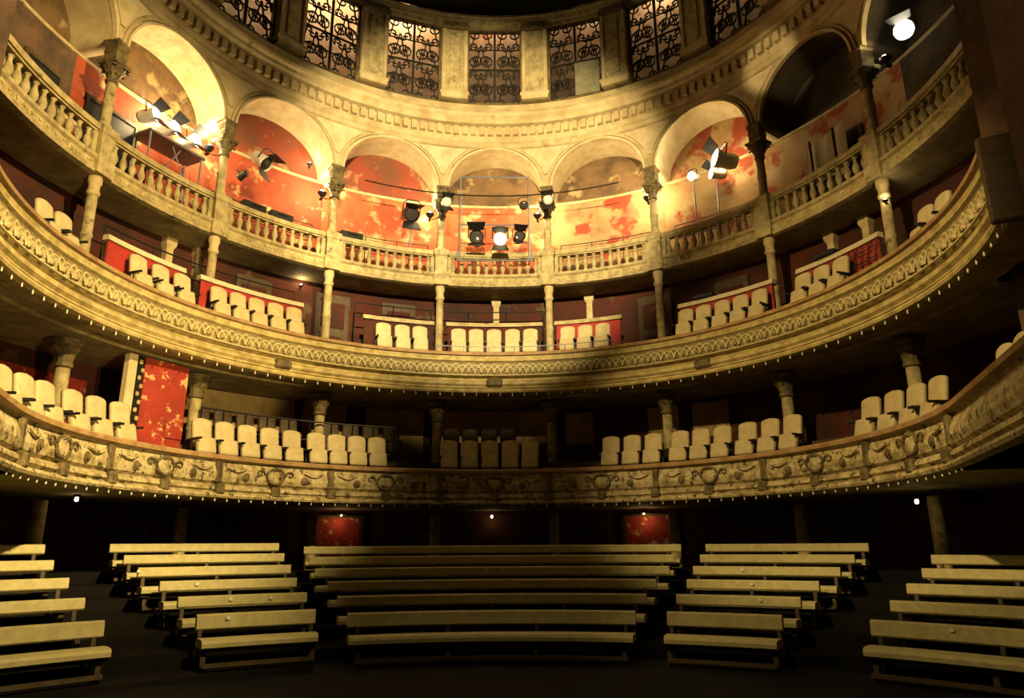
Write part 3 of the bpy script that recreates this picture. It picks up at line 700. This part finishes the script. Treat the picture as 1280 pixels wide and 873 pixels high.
for n in range(1, 7):
    w_ = ORD[n-1]
    bench(n, 'C', -CH[n-1], CH[n-1], 'long olive padded bench, %s row of the wide middle block' % w_, 'benches in the stalls')
    for s in (-1, 1):
        a0, a1 = SI[n-1]; bench(n, 'L' if s < 0 else 'R', min(s*a0, s*a1), max(s*a0, s*a1), 'short olive padded bench, %s row of the wedge beside the middle block, %s side' % (w_, 'red screen' if s < 0 else 'netting'), 'benches in the stalls')
        if n < 6: bench(n, 'LL' if s < 0 else 'RR', min(s*OI[n-1], s*62), max(s*OI[n-1], s*62), 'olive padded bench, %s row of the outermost block on the %s side' % (w_, 'red screen' if s < 0 else 'netting'), 'benches in the stalls')
# small white number tags on the bench backs
tag_me = rbox('tag', (.045, .01, .045), .004, 1, smooth=False)
for n, a in ((2, 29), (3, 27.5), (4, 26), (1, 47.5), (2, -24), (3, -30.5), (4, -35), (2, -28), (4, 1), (4, -.8), (1, -29)):
    r = 6.90+.8*(n-1)+.405; o = obj('seat_tag', tag_me, 'white', None, (BC[0]+r*math.sin(R_(a)), BC[1]+r*math.cos(R_(a)), TIER_Z(n)+.60+BLOCK_Z['L' if -41 < a < -20.4 else 'C'](n)), -R_(a))
    o['label'] = 'tiny white number tag on a bench back'; o['category'] = 'tag'; o['group'] = 'number tags on the bench backs'

# ================================================================== lamps
can_me = lat('lamp_body', [(.02, -.26), (.10, -.25), (.13, -.18), (.13, .02), (.15, .06), (.15, .12)], 14, cap=False)
lens_me = lat('lens', [(.001, .10), (.10, .095), (.14, .08), (.14, .05)], 14, cap=False)
yk = MB(); yk.tube([(-.17, 0, 0), (-.17, .0, -.0), (-.17, .20, 0), (-.1, .26, 0), (.1, .26, 0), (.17, .20, 0), (.17, 0, 0)], .014, 5); yoke_me = yk.mesh('yoke')
door_me = mesh('barn_door', *(lambda b: (b.v, b.f))(MB().add([(-.14, .13, .12), (.14, .13, .12), (.19, .24, .30), (-.19, .24, .30), (-.14, .14, .12), (.14, .14, .12), (.19, .25, .30), (-.19, .25, .30)], [(0, 1, 2, 3), (4, 7, 6, 5), (0, 4, 5, 1), (1, 5, 6, 2), (2, 6, 7, 3), (3, 7, 4, 0)])))
def stage_light(loc, aim, label, lit=None, scale=1.0, doors=2, body='black', power=0, angle=70, stand=None, name='stage_light', blend=.5, color=WARM):
    loc = Vector(loc); d = (Vector(aim)-loc).normalized()
    t = thing(name, label, 'light', loc)
    t.rotation_mode = 'QUATERNION'; t.rotation_quaternion = d.to_track_quat('Z', 'Y'); t.scale = (scale,)*3
    cm_ = can_me.copy(); cm_.materials.clear(); obj('lamp_body', cm_, body, t)
    le = lens_me.copy(); le.materials.clear(); obj('lens', le, lit or 'dark_lens', t)
    obj('yoke', yoke_me, 'iron', t)
    for i in range(doors): obj('barn_door', door_me, 'black', t, None, (0, 0, i*2*PI/max(2, doors)))
    if power: spot(name+'_beam', loc+d*.20*scale, aim, power, angle, blend, color, .10)
    if stand is not None:
        s = thing('lamp_stand', 'slim stand under the '+' '.join(label.split()[:9]), 'stand', (loc.x, loc.y, stand))
        obj('pole', MB().tube([(0, 0, 0), (0, 0, loc.z-stand-.2*scale)], .02, 6).mesh('pole'), 'steel', s)
        for i in range(3): obj('leg', MB().tube([(0, 0, .35), (.28*math.cos(i*2.1), .28*math.sin(i*2.1), 0)], .014, 5).mesh('leg'), 'steel', s)
    return t
GF = 8.82
# bare clamp lamps beside the columns, washing the arches
bw_me = lat('reflector', [(.02, -.11), (.06, -.08), (.10, -.03), (.13, .03)], 12, cap=False); bl_me = lat('bulb', [(.03, -.06), (.06, 0), (.07, .05), (.04, .10), (.005, .115)], 10); cp_me = MB().box((0, .06, -.12), (.06, .14, .06)).mesh('clamp')
def clamp_lamp(R, a, z, power, label, sc_=1.0, mt='hot'):
    t = thing('clamp_lamp', label, 'light', pol(R, a, z), -R_(a)); t.scale = (sc_,)*3
    obj('reflector', bw_me, 'black', t); obj('bulb', bl_me, mt, t); obj('clamp', cp_me, 'iron', t)
    if power > 20: obj('bracket', MB().tube([(0, 0, -.12), (.10, -.06, -.16), (.27, -(R-8.0)+.02, -.16)], .014, 5).mesh('bracket'), 'iron', t)
    if power: point('clamp_lamp_glow', pol(R, a, z+.22*sc_), power, GOLD, .07)
clamp_lamp(8.32, -56.6, 10.95, 100, 'glowing clamp lamp on the column beside the blazing floodlights')
clamp_lamp(8.25, -34.9, 10.90, 110, 'glowing clamp lamp at the column beside the white hanging spotlight')
clamp_lamp(8.30, -13.2, 10.92, 90, 'glowing round lamp behind the black lantern near the pipe frame')
clamp_lamp(8.28, 8.8, 10.95, 110, 'glowing lamp on the column at the edge of the pipe frame')
clamp_lamp(8.25, 31.4, 10.95, 100, 'glowing clamp lamp at the column before the tilted white spotlights')
clamp_lamp(8.12, 80.4, 11.10, 0, 'glowing lamp lighting the impost beside the round white spotlight')
clamp_lamp(8.75, -36.5, 11.95, 6, 'tiny bare bulb high in the red lunette', .6)
clamp_lamp(8.85, -36.1, 8.35, 4, 'tiny bare bulb under the gallery floor in the middle balcony', .5)
clamp_lamp(7.86, 78.2, 8.05, 2, 'tiny bulb on the thin column below the gallery', .45)
spot('clamp_lamp_glow', pol(7.95, 80.6, 11.0), pol(7.95, 78.2, 12.6), 60, 50, .6, GOLD, .05)
# blazing floodlights of the second bay, on a work platform
pt = thing('platform', 'metal work platform on legs carrying the blazing floodlights', 'platform', pol(8.55, -62.5, GF), -R_(-62.5))
obj('deck', rbox('deck', (1.5, .7, .06), .01, 1, smooth=False), 'steel', pt, (0, 0, 1.75))
for i in (-1, 1):
    for j in (-1, 1): obj('leg', MB().tube([(i*.68, j*.28, 0), (i*.68, j*.28, 1.75)], .025, 6).mesh('leg'), 'steel', pt)
    obj('brace', MB().tube([(i*.68, -.28, .2), (-i*.1, -.28, 1.65)], .016, 5).mesh('brace'), 'steel', pt)
for i, (a, z, pw) in enumerate(((-66.8, 10.92, 150), (-63.1, 10.9, 170), (-59.2, 10.87, 90))):
    stage_light(pol(8.45, a, z+.1), pol(6.0, a+8, z+.4), ['blazing floodlight on the platform next to the thick column', 'blazing floodlight at the middle of the platform', 'blazing floodlight at the low end of the platform'][i], 'hot', 1.15, 2, 'white', power=pw*.25, angle=150, blend=.9, color=GOLD)
point('floodlight_spill', pol(8.72, -64.2, 11.25), 120, GOLD, .12)
# hanging and standing spotlights
stage_light(pol(7.80, -48.4, 10.95), pol(5.0, -30, 8.2), 'white and black spotlight hanging in the red bay', 'black', 1.3, 2, 'white')
stage_light(pol(8.3, -50.3, 10.6), pol(8.9, -52, 10.2), 'small pale dish lamp hanging on a rod in the red bay', 'white', .7, 0)
stage_light(pol(8.42, -16.9, 10.95), pol(3, -12, 7), 'black lantern on a stand near the pipe frame', None, 1.5, 2, stand=GF)
stage_light(pol(7.38, -10.6, 10.92), pol(3, -5, 9), 'black floodlight clamped on the column next to the black lantern', 'white', 1.0, 2)
stage_light(pol(7.85, 6.2, 11.10), pol(4, 8, 9), 'small black spotlight at the upper corner of the pipe frame', None, .9, 0)
stage_light(pol(7.38, 11.9, 10.98), pol(3, 8, 9), 'black floodlight clamped on the column next to the glowing frame lamp', 'white', 1.0, 2)
stage_light(pol(7.66, -3.8, 9.98), pol(4, -8, 9.6), 'black spotlight inside the pipe frame turned aside', None, 1.4, 2)
stage_light(pol(7.60, 1.2, 9.95), CAM+Vector((.2, 0, 0)), 'large black spotlight with a bright lens inside the pipe frame', 'hot_soft', 1.3, 2)
stage_light(pol(7.68, 5.2, 10.02), pol(4, 20, 9.6), 'black spotlight inside the pipe frame leaning away', None, 1.1, 2)
stage_light(pol(8.0, 47.6, 11.2), pol(5.5, 22, 11.9), 'tilted white spotlight blazing beside the dark column', 'hot', 1.6, 1, 'white', power=90, angle=140, blend=.9, color=GOLD)
stage_light(pol(8.45, 44.6, 11.15), pol(6, 18, 11.5), 'white spotlight on a stand next to the tilted blazing one', 'hot', 1.1, 1, 'white', power=60, angle=140, blend=.9, stand=GF, color=GOLD)
stage_light(pol(8.45, 40.2, 11.3), pol(3, 20, 10), 'small white lamp on a stand in the bay of the tilted spotlights', 'hot', .8, 0, 'white', stand=GF)
stage_light(pol(7.9, 87.0, 11.05), CAM+Vector((-2.5, 1.5, 1)), 'round white spotlight blazing in the dark end bay', 'hot', 1.2, 1, 'white', power=300, angle=60)
point('tilted_spill', pol(8.25, 46.5, 11.45), 45, GOLD, .1)
spot('floodlight_beam', pol(7.42, -12.2, 10.85), pol(7.95, -14.0, 9.0), 130, 60, .8, GOLD, .08)
spot('floodlight_beam', pol(7.42, 11.0, 10.9), pol(7.95, 11.2, 9.3), 60, 50, .8, GOLD, .08)
# floor monitors on the gallery rail
for a, lb_ in ((-48.5, 'flat black box on the gallery rail below the white hanging spotlight'), (-43.2, 'long flat black box on the gallery rail near the column'), (-29.2, 'small black box on the gallery rail beside a pale sheet')):
    t = thing('equipment_box', lb_, 'box', pol(8.02, a, 9.62), -R_(a)); obj('case', rbox('case', (.62, .22, .22), .02, 1, smooth=False), 'black', t, (0, 0, .11)); obj('handle', MB().tube([(-.12, -.11, .13), (-.12, -.15, .13), (.12, -.15, .13), (.12, -.11, .13)], .012, 5).mesh('handle'), 'iron', t)
# square pipe frame hanging before the middle bay, with its cross bars
t = thing('lighting_rig', 'square frame of grey steel pipes hanging before the middle bay', 'frame', pol(7.62, 0, 9.30))
for a_, b_ in (((-.98, 0, .02), (-.98, 0, 2.62)), ((.98, 0, .02), (.98, 0, 2.62)), ((-.98, 0, 2.60), (.98, 0, 2.60)), ((-1.05, 0, .0), (1.05, 0, .0)), ((-1.0, .02, 1.10), (1.0, .02, 1.10)), ((-1.05, 0, 0), (-1.05, 0, .25)), ((1.05, 0, 0), (1.05, 0, .25))):
    obj('pipe', MB().tube([a_, b_], .024, 6).mesh('pipe'), 'steel', t)
t = thing('lighting_bar', 'long thin black bar crossing three bays behind the pipe frame', 'bar', pol(7.62, 0, 11.30))
pts = [pol(7.62, -28+55*i/14, 0)-Vector((0, 7.62, 0)) for i in range(15)]; obj('bar', MB().tube(pts, .02, 5).mesh('bar'), 'iron', t)
for i in (-11, 11): q = pol(7.67, i)-Vector((0, 7.62, 0)); obj('hook', MB().box((q.x, q.y, 0), (.06, .10, .08)).mesh('hook'), 'iron', t)
for a0, a1, lb_ in ((-53.5, -35, 'thin rail across the red bay of the gallery'), (-31, -13, 'thin rail behind the black lantern in the gallery'), (13, 31, 'thin rail across the stained tan bay of the gallery'), (35, 53, 'thin rail behind the tilted spotlights in the gallery')):
    pipe_rail(8.80, a0, a1, GF, (.95, 1.35), lb_, posts=4, mt='iron', r=.014)
# dark cloth and pale sheet in the far bay, standing rods
t = thing('draped_sheet', 'pale sheet draped over a frame in the dark far bay', 'sheet', pol(8.6, 64.5, GF), -R_(64.5))
v = []; nS = 10
for i in range(nS+1):
    x = -.55+1.1*i/nS
    for z in (.9, 1.5, 1.9+.25*i/nS): v.append((x, .03*math.sin(i*1.9)+.04*(z-.9), z - (.0 if z > 1 else .08*math.sin(i))))
f = [(3*i+k, 3*i+3+k, 3*i+4+k, 3*i+1+k) for i in range(nS) for k in range(2)]
obj('cloth', mesh('cloth', v, f, True), 'white_pad', t)
for x in (-.3, .35): obj('rod', MB().tube([(x, -.1, 0), (x-.03, -.1, 2.0)], .03, 6).mesh('rod'), 'black', t)
# ---- lamps under the lower balcony
pl_me = MB().box((0, 0, 0), (1.15, .05, 2.3)).mesh('panel')
for a, lb_ in ((-26.3, 'red panelled door lit by a lamp beneath the shaded four seats'), (25.9, 'red panelled door lit by a lamp beneath the first bright trio')):
    t = thing('red_door', lb_, 'door', pol(9.28, a, 0), -R_(a))
    obj('panel', pl_me, 'red_panel', t, (0, 0, 1.15)); obj('frame', MB().box((-.62, 0, 1.15), (.1, .1, 2.3)).box((.62, 0, 1.15), (.1, .1, 2.3)).box((0, 0, 2.33), (1.34, .1, .06)).mesh('frame'), 'wood_dark', t)
    t2 = thing('door_lamp', 'small lamp with shade above the '+lb_.split(' lit')[0]+' beneath the '+lb_.split('beneath the ')[1], 'light', pol(8.95, a, 2.36), -R_(a))
    obj('shade', lat('shade', [(.05, .10), (.09, .07), (.10, .0)], 10), 'gilt_dark', t2); obj('bulb', lat('bulb', [(.015, .06), (.025, 0), (.012, -.03), (.005, -.035)], 8), 'lamp_red', t2)
    point('door_lamp_glow', pol(8.95, a, 2.22), 2.4, (1, .62, .25), .04)
for R, a, z, lb_ in ((7.6, -74.6, 2.40, 'small glowing ceiling lamp under the lower balcony on the red screen side'), (7.4, 79, 2.25, 'small glowing ceiling lamp under the lower balcony near the proscenium'), (9.2, -.5, 2.33, 'small glowing sign lamp under the middle of the lower balcony')):
    t = thing('ceiling_lamp', lb_, 'light', pol(R, a, z), -R_(a))
    obj('mount', lat('mount', [(.02, .12), (.05, .11), (.06, .05)], 8), 'iron', t); obj('bulb', lat('bulb', [(.025, .05), (.035, 0), (.018, -.025), (.005, -.03)], 8), 'lamp_red', t)
    point('ceiling_lamp_glow', pol(R, a, z-.15), .6, WARM, .05)
# gallery red cloth strip in the floodlit bay
t = obj('red_cloth', mesh('red_cloth', *curved(8.16, 0, [(8.15, -.05), (8.15, .16), (8.18, .16), (8.18, -.05)], 4.6)), 'red_plain', None, pol(8.16, -70.2, 9.66), -R_(-70.2))
t['label'] = 'narrow red cloth strip along the rail under the floodlights'; t['category'] = 'cloth'
